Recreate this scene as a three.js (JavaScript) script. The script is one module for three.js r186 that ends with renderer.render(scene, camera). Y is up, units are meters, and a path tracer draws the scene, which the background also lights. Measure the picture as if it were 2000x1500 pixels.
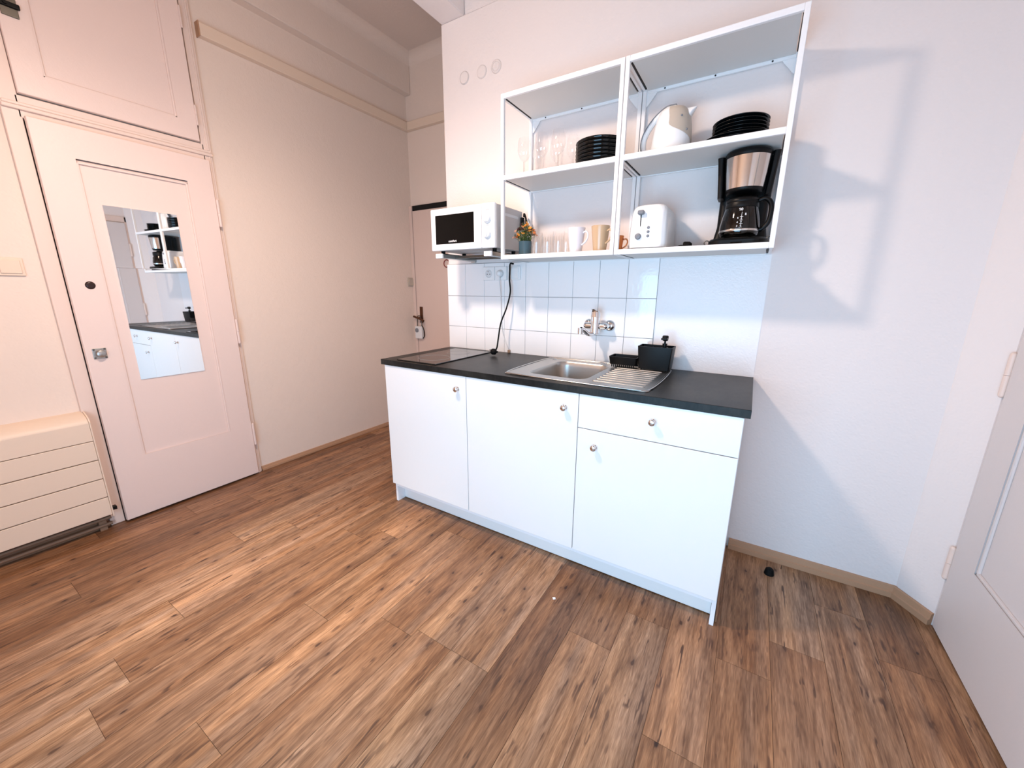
import * as THREE from 'three';
import { RoundedBoxGeometry } from 'three/addons/geometries/RoundedBoxGeometry.js';
import { mergeGeometries, toCreasedNormals } from 'three/addons/utils/BufferGeometryUtils.js';
import { RectAreaLightUniformsLib } from 'three/addons/lights/RectAreaLightUniformsLib.js';
import { FontLoader } from 'three/addons/loaders/FontLoader.js';
import { TextGeometry } from 'three/addons/geometries/TextGeometry.js';

// ---------------------------------------------------------------- camera, light, exposure
const scene = new THREE.Scene();
const R = THREE.MathUtils.degToRad;
const camera = new THREE.PerspectiveCamera(2 * Math.atan(750 / 757.4) * 180 / Math.PI, 4 / 3, 0.02, 60);
camera.position.set(1.7632, 1.2686, 2.0662);
camera.rotation.set(R(-13.516), R(31.532), R(0.344), 'YXZ');
scene.add(camera);

const renderer = new THREE.WebGLRenderer({ antialias: true });
renderer.toneMapping = THREE.LinearToneMapping;
renderer.toneMappingExposure = 0.86;
renderer.outputColorSpace = THREE.SRGBColorSpace;
renderer.shadowMap.enabled = true;
RectAreaLightUniformsLib.init();

scene.background = new THREE.Color().setRGB(0.70, 0.84, 1.0);       // overcast sky outside the window behind the camera

const LAMP = new THREE.Vector3(0.44, 2.50, 1.42);                     // bulb of the hanging lamp
const lampLight = new THREE.SpotLight(new THREE.Color().setRGB(1.0, 0.80, 0.67), 7.6, 0, R(89), 0.45, 2);
lampLight.name = 'pendant_lamp_light';
lampLight.position.copy(LAMP);
lampLight.target.position.set(LAMP.x, 0, LAMP.z);
lampLight.castShadow = true; lampLight.shadow.radius = 4; lampLight.shadow.mapSize.set(2048, 2048);
const glowLight = new THREE.PointLight(new THREE.Color().setRGB(1.0, 0.78, 0.62), 2.7, 0, 2);   // what the translucent shade lets out upwards and sideways
glowLight.name = 'pendant_lamp_glow'; glowLight.position.copy(LAMP); glowLight.castShadow = true; glowLight.shadow.radius = 4;
const poolLight = new THREE.SpotLight(new THREE.Color().setRGB(0.92, 0.97, 1.0), 27, 0, R(20), 1.0, 2);                         // the dome gathers most of the lamp's light straight down
poolLight.name = 'pendant_lamp_pool'; poolLight.position.copy(LAMP); poolLight.target.position.set(0.22, 0, 1.30); poolLight.castShadow = true; poolLight.shadow.radius = 4;
scene.add(lampLight, lampLight.target, glowLight, poolLight, poolLight.target);

const WIN = { x0: 0.55, x1: 2.15, y0: 0.2, y1: 1.5, z: 2.75 };      // window in the wall behind the camera
const dayLight = new THREE.RectAreaLight(new THREE.Color().setRGB(0.36, 0.69, 1.0), 10.3, WIN.x1 - WIN.x0 - 0.1, WIN.y1 - WIN.y0 - 0.1);
dayLight.name = 'window_daylight';
dayLight.position.set((WIN.x0 + WIN.x1) / 2, (WIN.y0 + WIN.y1) / 2, WIN.z - 0.01);
dayLight.lookAt((WIN.x0 + WIN.x1) / 2, (WIN.y0 + WIN.y1) / 2, 0);
scene.add(dayLight);

// ---------------------------------------------------------------- helpers
let seed = 7;
const rnd = () => { seed = (seed * 1664525 + 1013904223) >>> 0; return seed / 4294967296; };
const V = (x, y, z) => new THREE.Vector3(x, y, z);
const used = {};
function numbered(n) { const k = used[n] = (used[n] ?? -1) + 1; return k ? n + '_' + String(k).padStart(3, '0') : n; }
function tag(o, label, category, group) {
  o.userData.label = label; o.userData.category = category; if (group) o.userData.group = group; return o;
}
const origin = new Map();
function thing(name, label, category, [x, y, z], group, local = false) {   // Group at the thing's base; its parts are given in world coordinates unless local
  const o = new THREE.Group(); o.name = numbered(name); o.position.set(x, y, z); scene.add(o);
  origin.set(o, local ? V(0, 0, 0) : V(x, y, z));
  return tag(o, label, category, group);
}
function copy(o, name, [x, y, z], turn, label) {
  const c = o.clone(); c.name = numbered(name); c.position.set(x, y, z); c.rotation.y = turn ?? 0; c.userData = { ...o.userData, label }; scene.add(c); return c;
}
const list = (g) => { const a = (Array.isArray(g) ? g : [g]).map((k) => (k.index ? k.toNonIndexed() : k)); for (const k of a) for (const n of Object.keys(k.attributes)) if (!['position', 'normal', 'uv'].includes(n)) k.deleteAttribute(n); return a.length > 1 ? mergeGeometries(a) : a[0]; };
function part(name, geo, mat, parent, label) {
  const g = list(geo).clone(); const o = origin.get(parent) ?? V(0, 0, 0); g.translate(-o.x, -o.y, -o.z);
  const m = new THREE.Mesh(g, mat); m.name = name; m.castShadow = m.receiveShadow = true; parent.add(m); origin.set(m, o);
  if (label) m.userData.label = label;
  return m;
}
function struct(name, geo, mat) {
  const m = new THREE.Mesh(list(geo), mat); m.name = name; m.castShadow = m.receiveShadow = true; m.userData.kind = 'structure'; scene.add(m); origin.set(m, V(0, 0, 0)); return m;
}
function single(name, label, category, geo, mat, [x, y, z], group) {
  const g = list(geo).clone(); g.translate(-x, -y, -z); const m = new THREE.Mesh(g, mat); m.name = numbered(name); m.position.set(x, y, z); m.castShadow = m.receiveShadow = true; scene.add(m); origin.set(m, V(x, y, z));
  return tag(m, label, category, group);
}
function metricUV(g, s = 1) {                                          // uv in metres from the face's main direction
  const k = g.index ? g.toNonIndexed() : g, p = k.attributes.position, n = k.attributes.normal, uv = new Float32Array(p.count * 2);
  for (let i = 0; i < p.count; i++) {
    const a = Math.abs(n.getX(i)), b = Math.abs(n.getY(i)), c = Math.abs(n.getZ(i));
    const [u, v] = a >= b && a >= c ? [p.getZ(i), p.getY(i)] : b >= c ? [p.getX(i), p.getZ(i)] : [p.getX(i), p.getY(i)];
    uv[2 * i] = u * s; uv[2 * i + 1] = v * s;
  }
  k.setAttribute('uv', new THREE.BufferAttribute(uv, 2)); return k;
}
const box = (x0, x1, y0, y1, z0, z1) => metricUV(new THREE.BoxGeometry(x1 - x0, y1 - y0, z1 - z0).translate((x0 + x1) / 2, (y0 + y1) / 2, (z0 + z1) / 2));
const rbox = (x0, x1, y0, y1, z0, z1, r = 0.002, s = 2) => metricUV(new RoundedBoxGeometry(x1 - x0, y1 - y0, z1 - z0, s, Math.min(r, (x1 - x0) / 2.02, (y1 - y0) / 2.02, (z1 - z0) / 2.02)).translate((x0 + x1) / 2, (y0 + y1) / 2, (z0 + z1) / 2));
const lathe = (pts, seg = 40) => new THREE.LatheGeometry(pts.map(([r, y]) => new THREE.Vector2(Math.max(r, 1e-5), y)), seg);
function cyl(r0, r1, h, c, dir = 'y', seg = 28) {                      // r0 at the low end, centred at c
  const g = new THREE.CylinderGeometry(r1, r0, h, seg);
  if (dir === 'x') g.rotateZ(-Math.PI / 2); if (dir === 'z') g.rotateX(Math.PI / 2);
  return g.translate(...c);
}
const disc = (pts, c, dir = 'y', seg = 32) => { const g = lathe(pts, seg); if (dir === 'x') g.rotateZ(-Math.PI / 2); if (dir === 'z') g.rotateX(Math.PI / 2); return g.translate(...c); };
const tube = (pts, r, n = 40, rs = 10) => new THREE.TubeGeometry(new THREE.CatmullRomCurve3(pts.map((p) => V(...p))), n, r, rs, false);
const ball = (r, c, s = 12) => new THREE.SphereGeometry(r, s, Math.ceil(s * 0.7)).translate(...c);
function ring(cx, y, cz, w, d, r, n = 8) {                             // rounded rectangle in the plane y, counter-clockwise from above
  const a = []; r = Math.min(r, w / 2 - 1e-4, d / 2 - 1e-4);
  [[1, 1, 0], [-1, 1, 90], [-1, -1, 180], [1, -1, 270]].forEach(([sx, sz, t]) => {
    for (let i = 0; i <= n; i++) { const q = R(t + 90 * i / n); a.push(V(cx + sx * (w / 2 - r) + r * Math.cos(q), y, cz + sz * (d / 2 - r) + r * Math.sin(q))); }
  });
  return a;
}
function loft(rings, capA = true, capB = true, crease = 0.6) {
  const pos = [], n = rings[0].length, tri = (a, b, c) => pos.push(a.x, a.y, a.z, b.x, b.y, b.z, c.x, c.y, c.z);
  for (let k = 0; k + 1 < rings.length; k++) for (let i = 0; i < n; i++) { const j = (i + 1) % n, A = rings[k], B = rings[k + 1]; tri(A[i], B[i], A[j]); tri(A[j], B[i], B[j]); }
  const cap = (r, flip) => { const c = r.reduce((s, p) => s.add(p), V(0, 0, 0)).divideScalar(n); for (let i = 0; i < n; i++) { const j = (i + 1) % n; flip ? tri(c, r[i], r[j]) : tri(c, r[j], r[i]); } };
  if (capA) cap(rings[0], true); if (capB) cap(rings[rings.length - 1], false);
  let g = new THREE.BufferGeometry(); g.setAttribute('position', new THREE.Float32BufferAttribute(pos, 3));
  g.computeVertexNormals(); g = toCreasedNormals(g, crease); return metricUV(g);
}
function extrudeUp(shape, y0, y1, bevel = 0) {                        // shape drawn in (x, z), extruded from y0 to y1
  const g = new THREE.ExtrudeGeometry(shape, { depth: y1 - y0 - 2 * bevel, bevelEnabled: bevel > 0, bevelSize: bevel, bevelThickness: bevel, bevelOffset: -bevel, bevelSegments: 2, curveSegments: 12 });
  g.rotateX(Math.PI / 2); g.translate(0, y1 - bevel, 0); return metricUV(g);
}
function rrShape(x0, x1, y0, y1, r, S = THREE.Shape) {
  const s = new S(); s.moveTo(x0 + r, y0); s.lineTo(x1 - r, y0); s.absarc(x1 - r, y0 + r, r, -Math.PI / 2, 0); s.lineTo(x1, y1 - r); s.absarc(x1 - r, y1 - r, r, 0, Math.PI / 2);
  s.lineTo(x0 + r, y1); s.absarc(x0 + r, y1 - r, r, Math.PI / 2, Math.PI); s.lineTo(x0, y0 + r); s.absarc(x0 + r, y0 + r, r, Math.PI, 1.5 * Math.PI); return s;
}
function extrudeZ(shape, z0, z1, bevel = 0) {                          // shape drawn in (x, y)
  return metricUV(new THREE.ExtrudeGeometry(shape, { depth: z1 - z0 - 2 * bevel, bevelEnabled: bevel > 0, bevelSize: bevel, bevelThickness: bevel, bevelOffset: -bevel, bevelSegments: 2, curveSegments: 10 }).translate(0, 0, z0 + bevel));
}
function extrudeX(shape, x0, x1, bevel = 0) {                          // shape drawn in (-z, y): its x is minus z
  const g = new THREE.ExtrudeGeometry(shape, { depth: x1 - x0 - 2 * bevel, bevelEnabled: bevel > 0, bevelSize: bevel, bevelThickness: bevel, bevelOffset: -bevel, bevelSegments: 2, curveSegments: 10 });
  g.rotateY(Math.PI / 2); return metricUV(g.translate(x0 + bevel, 0, 0));
}

// ---------------------------------------------------------------- procedural textures
const hash = (x, y, s) => { let h = (x * 374761393 + y * 668265263 + s * 1442695041) | 0; h = Math.imul(h ^ (h >>> 13), 1274126177); return ((h ^ (h >>> 16)) >>> 0) / 4294967296; };
function vn(x, y, s, px = 0, py = 0) {                                 // value noise, periodic when px or py is given
  const xi = Math.floor(x), yi = Math.floor(y), fx = x - xi, fy = y - yi, u = fx * fx * (3 - 2 * fx), v = fy * fy * (3 - 2 * fy);
  const w = (k, p) => (p ? ((k % p) + p) % p : k), a = w(xi, px), b = w(xi + 1, px), c = w(yi, py), d = w(yi + 1, py);
  return (hash(a, c, s) * (1 - u) + hash(b, c, s) * u) * (1 - v) + (hash(a, d, s) * (1 - u) + hash(b, d, s) * u) * v;
}
function texture(w, h, fn, srgb) {
  const d = new Uint8Array(w * h * 4);
  for (let y = 0; y < h; y++) for (let x = 0; x < w; x++) { const c = fn(x, y), i = 4 * (y * w + x); d[i] = c[0]; d[i + 1] = c[1]; d[i + 2] = c[2]; d[i + 3] = 255; }
  const t = new THREE.DataTexture(d, w, h); t.wrapS = t.wrapT = THREE.RepeatWrapping; t.magFilter = THREE.LinearFilter; t.minFilter = THREE.LinearFilter; if (srgb) t.colorSpace = THREE.SRGBColorSpace; t.needsUpdate = true; return t;
}
const mix = (a, b, t) => a + (b - a) * t, sat = (t) => Math.min(1, Math.max(0, t)), step = (a, b, x) => { const t = sat((x - a) / (b - a)); return t * t * (3 - 2 * t); };
// oak print of the vinyl floor: four lanes of one plank width (0.1645 m) by 2 m
const LANES = 4, TW = 1024, TH = 2048;
const knots = [];
for (let l = 0; l < LANES; l++) for (let k = 0; k < 5; k++) knots.push({ l, u: 0.15 + 0.7 * rnd(), v: rnd(), s: 0.25 + rnd() * rnd() * 0.95, d: 0.4 + 0.6 * rnd() });
const oak = texture(TW, TH, (x, y) => {
  const lane = Math.floor(x / (TW / LANES)), u = (x % (TW / LANES)) / (TW / LANES), v = y / TH;   // u across 0.1645 m, v along 2 m
  let warp = 0, dark = 0;
  for (const k of knots) if (k.l === lane) {
    let dv = v - k.v; dv -= Math.round(dv); const du = (u - k.u) * 0.1645, dl = dv * 2, q = Math.hypot(du / (0.007 * k.s + 0.003), dl / (0.017 * k.s + 0.005));
    warp += Math.exp(-q * q * 0.10) * Math.sign(du || 1) * 0.05 * k.s;
    dark = Math.max(dark, k.d * step(1.35, 0.35, q + 0.9 * (vn(u * 30, v * 120, 61 + lane, 0, 120) - 0.5)), 0.30 * Math.exp(-q * q * 0.16));
  }
  const U = u + warp + 0.05 * (vn(u * 2, v * 6, 5 + lane, 0, 6) - 0.5);
  const broad = vn(U * 2.2, v * 3, 11 + lane, 0, 3), streak = vn(U * 6, v * 5, 15 + lane, 0, 5), mid = vn(U * 17, v * 11, 21 + lane, 0, 11), fine = vn(U * 44, v * 40, 31 + lane, 0, 40), hair = vn(U * 120, v * 110, 41 + lane, 0, 110);
  const crack = step(0.76, 0.92, vn(U * 11, v * 24, 51 + lane, 0, 24)) * step(0.38, 0.62, vn(U * 40, v * 60, 71 + lane, 0, 60)) * (0.4 + 0.6 * vn(U * 3, v * 5, 91 + lane, 0, 5));
  const pore = step(0.74, 0.95, fine) * 0.35 * vn(U * 5, v * 9, 97 + lane, 0, 9);
  let t = 0.12 + 0.28 * broad + 0.26 * streak + 0.30 * mid + 0.34 * (fine - 0.5) + 0.26 * (hair - 0.5);
  t -= 0.40 * step(0.03, 0.0, Math.min(u, 1 - u));
  t = sat(t); const g = sat(0.5 + 1.6 * (vn(U * 5, v * 4, 81 + lane, 0, 4) - 0.5));
  let r = mix(84, 208, t), gg = mix(52, 166, t), b = mix(30, 130, t);
  r = mix(r, r * 0.95, g); b = mix(b, b * 1.10, g);
  const dk = sat(dark + 0.75 * crack + pore); r = mix(r, 56, dk); gg = mix(gg, 34, dk); b = mix(b, 24, dk);
  return [r, gg, b];
}, true);
const plaster = texture(512, 512, (x, y) => { const f = (s, k) => vn(x / 512 * k, y / 512 * k, s, k, k); const q = 255 * (0.4 * f(1, 8) + 0.3 * f(2, 32) + 0.3 * f(3, 96)); return [q, q, q]; });
const slate = texture(512, 512, (x, y) => { const f = (s, k, m) => vn(x / 512 * k, y / 512 * m, s, k, m); const t = 0.45 * f(1, 5, 5) + 0.3 * f(2, 20, 14) + 0.25 * f(3, 120, 40); return [mix(10, 56, t), mix(11, 55, t), mix(12, 51, t)]; }, true);

// ---------------------------------------------------------------- materials
const hex = (h) => new THREE.Color(h);
const std = (c, roughness = 0.6, o = {}) => new THREE.MeshStandardMaterial({ color: hex(c), roughness, ...o });
const phys = (c, roughness, o = {}) => new THREE.MeshPhysicalMaterial({ color: hex(c), roughness, ...o });
const bump = (scale, rep) => { const t = plaster.clone(); t.repeat.set(rep, rep); t.needsUpdate = true; return { bumpMap: t, bumpScale: scale }; };
const M = {
  wallWhite: std('#ece2df', 0.75, bump(0.0015, 1.6)),
  wallBeige: std('#ecd8ca', 0.8, bump(0.0018, 1.6)),
  gloss: phys('#efe9e9', 0.32, bump(0.0008, 2.2)),
  ceiling: std('#e2cfc3', 0.85, bump(0.0015, 1.6)),
  doorPaint: phys('#edd6cd', 0.42, bump(0.0006, 2.5)),
  doorGrey: phys('#dcd3d1', 0.45, bump(0.0006, 2.5)),
  trimPaint: std('#e9d2c6', 0.45),
  hallDoor: std('#dfc6ba', 0.5),
  cream: std('#ead2bd', 0.45),
  tile: phys('#f6f5f6', 0.12, { clearcoat: 0.5, clearcoatRoughness: 0.05, ...bump(0.0006, 1.2) }),
  grout: std('#a9a4a2', 0.9),
  front: phys('#ecebea', 0.26),
  carcass: std('#f1f0f2', 0.45),
  worktop: phys('#ffffff', 0.38, { specularIntensity: 0.42, map: slate.clone() }),
  hob: phys('#050405', 0.03, { ior: 2.3 }),
  black: phys('#050506', 0.42, { specularIntensity: 0.45 }), blackGloss: phys('#040506', 0.10, { specularIntensity: 0.35 }), rubber: phys('#0a0a0b', 0.7, { specularIntensity: 0.4 }),
  steel: std('#c9c8c6', 0.22, { metalness: 1 }), steelBrushed: std('#b9b6b2', 0.33, { metalness: 1 }), chrome: std('#dcdcde', 0.06, { metalness: 1 }),
  bandSteel: std('#cfcac6', 0.13, { metalness: 1 }),
  steelDark: std('#6d6a64', 0.4, { metalness: 1 }),
  powder: std('#f5f4f5', 0.4), shelfGrey: std('#dddbd8', 0.5), slot: std('#191817', 0.7),
  plastic: phys('#f3f2f2', 0.25), plasticGrey: std('#7c7f86', 0.4), caseGrey: std('#cbc4c1', 0.45), plasticBeige: std('#c3b5a6', 0.35), plasticShade: std('#e2e0e0', 0.4),
  ceramicBlack: phys('#05080a', 0.10, { specularIntensity: 0.7 }), ceramicWhite: phys('#e9e2e6', 0.16), ceramicTan: phys('#c9a987', 0.14), vase: phys('#3c5560', 0.22),
  copper: std('#c98458', 0.22, { metalness: 1 }),
  glass: new THREE.MeshPhysicalMaterial({ color: hex('#ffffff'), roughness: 0.02, transmission: 1, thickness: 0, ior: 1.5 }),
  glassSolid: new THREE.MeshPhysicalMaterial({ color: hex('#ffffff'), roughness: 0.02, transmission: 1, thickness: 0.01, ior: 1.5 }),
  potGlass: new THREE.MeshPhysicalMaterial({ color: hex('#5a4a44'), roughness: 0.03, transmission: 1, thickness: 0, ior: 1.5 }),
  mirror: std('#f2f3f3', 0.015, { metalness: 1 }),
  brass: std('#6b4a38', 0.35, { metalness: 0.9 }), darkBrown: std('#2c130f', 0.35), redRing: std('#8e2d22', 0.4),
  base: std('#b98f70', 0.5), baseDark: std('#8f6a50', 0.55), pipe: std('#8a6b55', 0.5), dark: std('#0c0908', 0.9),
  petal: std('#e8953a', 0.7), petal2: std('#d9722f', 0.7), petal3: std('#e7a98c', 0.7), leaf: std('#4a5a2c', 0.8), stem: std('#55602f', 0.8), dryLeaf: std('#4c2a22', 0.8),
  print: std('#f0f0f0', 0.5), printGrey: std('#9a9a9a', 0.6),
  lampShade: std('#e7e4e0', 0.5), opal: new THREE.MeshPhysicalMaterial({ color: hex('#f6efe6'), roughness: 1, transmission: 0.6, thickness: 0 }), glow: std('#fff2e6', 0.5, { emissive: hex('#ffe2c8'), emissiveIntensity: 3 }),
};
M.worktop.map.repeat.set(1.6, 1.6); M.worktop.map.needsUpdate = true;
const planks = ['#fff4e6', '#f1e0ce', '#e0cdb8', '#fff8ee', '#d6c2ae', '#f8e6d2'].map((c) => phys(c, 0.42, { map: oak, bumpMap: oak, bumpScale: 0.0004 }));

// ---------------------------------------------------------------- the setting
const XL = -1.118, XR = 2.515, ZB = -0.79, ZR = WIN.z, H = 3.22;
const floor = struct('floor', box(XL - 0.15, XR + 0.15, -0.1, -0.003, ZB - 0.15, ZR + 0.15), M.baseDark);
{ // floor planks, printed oak strips running away from the camera
  const P = 0.1645, ends = { 5: 0.43, 4: null, 3: 0.547, 2: 0.728, 1: 1.12, 0: null, '-1': 0.902, '-2': 0.568, '-4': 1.207, '-6': 1.797, '-7': 1.362, '-8': 1.955, '-9': 0.949, '-10': 1.655, '-11': 1.075, '-12': 1.291, '-13': 1.84 };
  const pieces = (x0, x1, z0, z1, lane, off, m) => {
    const g = new THREE.BoxGeometry(x1 - x0, 0.0028, z1 - z0); g.translate((x0 + x1) / 2, -0.0016, (z0 + z1) / 2);
    const p = g.attributes.position, uv = g.attributes.uv;
    for (let i = 0; i < p.count; i++) uv.setXY(i, (lane + 0.02 + 0.96 * sat((p.getX(i) - x0) / P)) / LANES, p.getZ(i) / 2 + off);
    return part('plank', g, m, floor);
  };
  for (let k = -16; k <= 6; k++) {
    const x0 = Math.max(XL, 1.475 + P * k), x1 = Math.min(XR, 1.475 + P * (k + 1)) - 0.0011;
    if (x1 - x0 < 0.01) continue;
    const len = 0.86 + 0.28 * rnd(), e = ends[k] ?? (0.4 + rnd());
    const cuts = [ZB]; for (let z = e - 6 * len; z < ZR - 0.05; z += len) if (z > ZB + 0.08) cuts.push(z); cuts.push(ZR);
    for (let i = 0; i + 1 < cuts.length; i++) pieces(x0, x1, cuts[i], cuts[i + 1] - 0.0012, Math.floor(rnd() * LANES), rnd(), planks[Math.floor(rnd() * planks.length)]);
  }
}
struct('ceiling', box(XL - 0.15, XR + 0.15, H, H + 0.15, ZB - 0.15, ZR + 0.15), M.ceiling);
const wallLeft = struct('wall_left', [box(XL - 0.15, XL, 0, H, ZB - 0.15, ZR + 0.15), rbox(XL - 0.02, XL + 0.065, 2.935, H, ZB, 0.80, 0.01)], M.wallBeige);
// coved joint between hall wall and ceiling
{ const s = new THREE.Shape(); s.moveTo(0, 0); s.lineTo(0, -0.07); s.quadraticCurveTo(0.01, -0.01, 0.07, 0); s.lineTo(0, 0);
  struct('trim_1', extrudeZ(s, ZB, 0.8).translate(XL + 0.065, H, 0), M.wallBeige);
  struct('trim_2', extrudeX(s, XL + 0.065, 0.9).translate(0, H, 0).applyMatrix4(new THREE.Matrix4().makeScale(1, 1, -1)).translate(0, 0, ZB), M.wallBeige).geometry.computeVertexNormals(); }
struct('wall_hall', box(XL, 1.05, 0, H, ZB - 0.15, ZB), M.wallBeige);
struct('wall_hall_end', box(0.9, 1.05, 0, H, ZB, -0.12), M.wallBeige);
const wallBack = struct('wall_back', [rbox(-0.006, XR + 0.15, 0, 2.772, -0.12, 0, 0.006), box(-0.004, XR + 0.15, 2.77, H, -0.13, -0.014)], M.wallWhite);
struct('wall_corner', (() => { const s = new THREE.Shape(); s.moveTo(2.428, 0.001); s.lineTo(2.512, -0.118); s.lineTo(2.60, -0.118); s.lineTo(2.60, 0.05); s.lineTo(2.428, 0.05); s.closePath(); const t = new THREE.Shape(); t.moveTo(2.420, -0.02); t.quadraticCurveTo(2.428, 0.0, 2.433, 0.008); t.lineTo(2.512, 0.122); t.lineTo(2.60, 0.122); t.lineTo(2.60, -0.02); t.closePath(); return extrudeUp(t, 0, H); })(), M.wallWhite);
struct('wall_right', box(XR + 0.018, XR + 0.15, 0, H, 0.10, ZR + 0.15), M.wallWhite);
struct('wall_rear', [box(XL - 0.15, WIN.x0, 0, H, ZR, ZR + 0.15), box(WIN.x1, XR + 0.15, 0, H, ZR, ZR + 0.15), box(WIN.x0, WIN.x1, 0, WIN.y0, ZR, ZR + 0.15), box(WIN.x0, WIN.x1, WIN.y1, H, ZR, ZR + 0.15)], M.wallBeige);
struct('beam', rbox(-0.004, 0.162, 2.772, H + 0.02, -0.01, ZR, 0.006), M.wallWhite);
{ // window behind the camera
  const w = struct('window_1', [box(WIN.x0, WIN.x0 + 0.05, WIN.y0, WIN.y1, ZR + 0.04, ZR + 0.10), box(WIN.x1 - 0.05, WIN.x1, WIN.y0, WIN.y1, ZR + 0.04, ZR + 0.10), box(WIN.x0, WIN.x1, WIN.y0, WIN.y0 + 0.05, ZR + 0.04, ZR + 0.10), box(WIN.x0, WIN.x1, WIN.y1 - 0.05, WIN.y1, ZR + 0.04, ZR + 0.10), box(1.32, 1.38, WIN.y0, WIN.y1, ZR + 0.04, ZR + 0.10)], M.trimPaint);
  for (const [a, b] of [[WIN.x0 + 0.05, 1.32], [1.38, WIN.x1 - 0.05]]) part('pane', box(a, b, WIN.y0 + 0.05, WIN.y1 - 0.05, ZR + 0.068, ZR + 0.072), M.glass, w);
}
// tiles: nine columns, three rows, the lowest cut by the worktop
part('grout', box(-0.009, 1.341, 0.885, 1.436, 0, 0.004), M.grout, wallBack);
for (let r = 0; r < 3; r++) for (let c = 0; c < 9; c++) {
  const x = -0.009 + 0.15 * c, y1 = 1.434 - 0.2 * r, y0 = Math.max(0.885, y1 - 0.2);
  const g = rbox(x + 0.001, x + 0.149, y0 + 0.001, y1 - 0.001, 0, 0.0085, 0.0018, 2); g.translate(-(x + 0.075), -(y0 + y1) / 2, 0);
  g.rotateX((rnd() - 0.5) * 0.006); g.rotateY((rnd() - 0.5) * 0.006); g.translate(x + 0.075, (y0 + y1) / 2, 0);
  part('tile', g, M.tile, wallBack);
}
part('washable_coating', box(1.341, 1.797, 0.885, 1.44, 0, 0.0015), M.gloss, wallBack, 'glossier white washable paint beside the tiles');
// three blind covers painted over, high on the wall
[[0.160, 2.466, 0], [0.284, 2.466, 1], [0.382, 2.468, 2]].forEach(([x, y, k]) => {
  const t = thing('blanking_disc', ['round painted-over wall cap nearest the hall corner, leftmost of three', 'round painted-over wall cap with a blank face between the two others', 'round painted-over wall cap with a slot, nearest the shelf unit'][k], 'wall cap', [x, y, 0], 'painted wall caps above the shelves');
  part('cover', disc([[0, 0.006], [0.028, 0.006], [0.033, 0.003], [0.034, 0]], [x, y, 0], 'z'), M.wallWhite, t);
  if (k !== 1) part('rim', new THREE.TorusGeometry(k ? 0.022 : 0.030, 0.0016, 8, 32).translate(x, y, 0.006), M.wallWhite, t);
  if (k === 2) part('slot', rbox(x - 0.002, x + 0.002, y - 0.012, y + 0.016, 0.004, 0.0085, 0.001), M.wallWhite, t);
});
// baseboards
const skirting = (h, d) => { const s = new THREE.Shape(); s.moveTo(0, 0); s.lineTo(d, 0); s.lineTo(d, h * 0.45); s.lineTo(d * 0.62, h * 0.52); s.lineTo(d * 0.5, h * 0.95); s.lineTo(d * 0.3, h); s.lineTo(0, h); s.closePath(); return s; };
function baseboard(name, a, b, h, d, m) {                             // from a to b on the floor plan, the room on the right-hand side of a -> b
  const L = Math.hypot(b[0] - a[0], b[1] - a[1]), g = new THREE.ExtrudeGeometry(skirting(h, d), { depth: L, bevelEnabled: false });
  const dir = V((a[0] - b[0]) / L, 0, (a[1] - b[1]) / L), out = V(dir.z, 0, -dir.x);
  g.applyMatrix4(new THREE.Matrix4().makeBasis(out, V(0, 1, 0), dir)); g.translate(b[0], 0, b[1]); return struct(name, metricUV(g), m);
}
baseboard('baseboard_back', [1.80, 0], [2.432, 0], 0.052, 0.02, M.base);
baseboard('baseboard_corner', [2.428, 0.004], [2.512, 0.122], 0.052, 0.02, M.base);
baseboard('baseboard_left', [XL, 0.815], [XL, ZB], 0.03, 0.018, M.base);
baseboard('baseboard_heater', [XL, ZR], [XL, 1.61], 0.06, 0.02, M.baseDark);

// ---------------------------------------------------------------- left wall: closet door, cupboard over it, trims
const frameX = XL + 0.02;
{
  const f = struct('trim_3', [rbox(XL - 0.01, frameX, 0, H, 0.824, 0.872, 0.004), rbox(XL - 0.01, frameX, 0, H, 1.548, 1.606, 0.004)], M.trimPaint);
  part('jamb_shadow_gap', box(XL - 0.005, XL + 0.004, 0.0, 2.0, 0.86, 1.56), M.dark, f);
  part('rail', rbox(XL - 0.01, frameX, 1.998, 2.09, 0.86, 1.56, 0.004), M.trimPaint, f);
  part('moulding', [rbox(XL, frameX + 0.012, 2.028, 2.046, 0.826, 1.604, 0.005), rbox(XL, frameX + 0.006, 2.046, 2.060, 0.830, 1.60, 0.004)], M.trimPaint, f);
  part('stop', [rbox(XL, frameX + 0.006, 2.06, H, 0.836, 0.846, 0.003), rbox(XL, frameX + 0.006, 0, 2.03, 0.836, 0.846, 0.003)], M.trimPaint, f);
}
function panelDoor(w, h, inset, t, r = 0.006) {                        // local: hinge edge at z = 0, free edge at z = w, face at x = 0; returns frame and sunken panel
  const s = new THREE.Shape(); s.moveTo(0, 0); s.lineTo(-w, 0); s.lineTo(-w, h); s.lineTo(0, h); s.closePath();
  const [z0, z1, y0, y1] = inset, q = new THREE.Path(); q.moveTo(-z0, y0); q.lineTo(-z1, y0); q.lineTo(-z1, y1); q.lineTo(-z0, y1); q.closePath(); s.holes.push(q);
  return { stiles: extrudeX(s, -t, 0, 0.003), panel: [box(-t + 0.002, -0.012, y0 - 0.005, y1 + 0.005, z0 - 0.005, z1 + 0.005)],
    bead: [[z0, z1, y0, y0, 1], [z0, z1, y1, y1, -1]].map(([a, b, y, , k]) => rbox(-0.013, -0.003, Math.min(y, y + 0.012 * k), Math.max(y, y + 0.012 * k), a, b, 0.004)).concat([[z0, 1], [z1, -1]].map(([z, k]) => rbox(-0.013, -0.003, y0, y1, Math.min(z, z + 0.012 * k), Math.max(z, z + 0.012 * k), 0.004))) };
}
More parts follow.
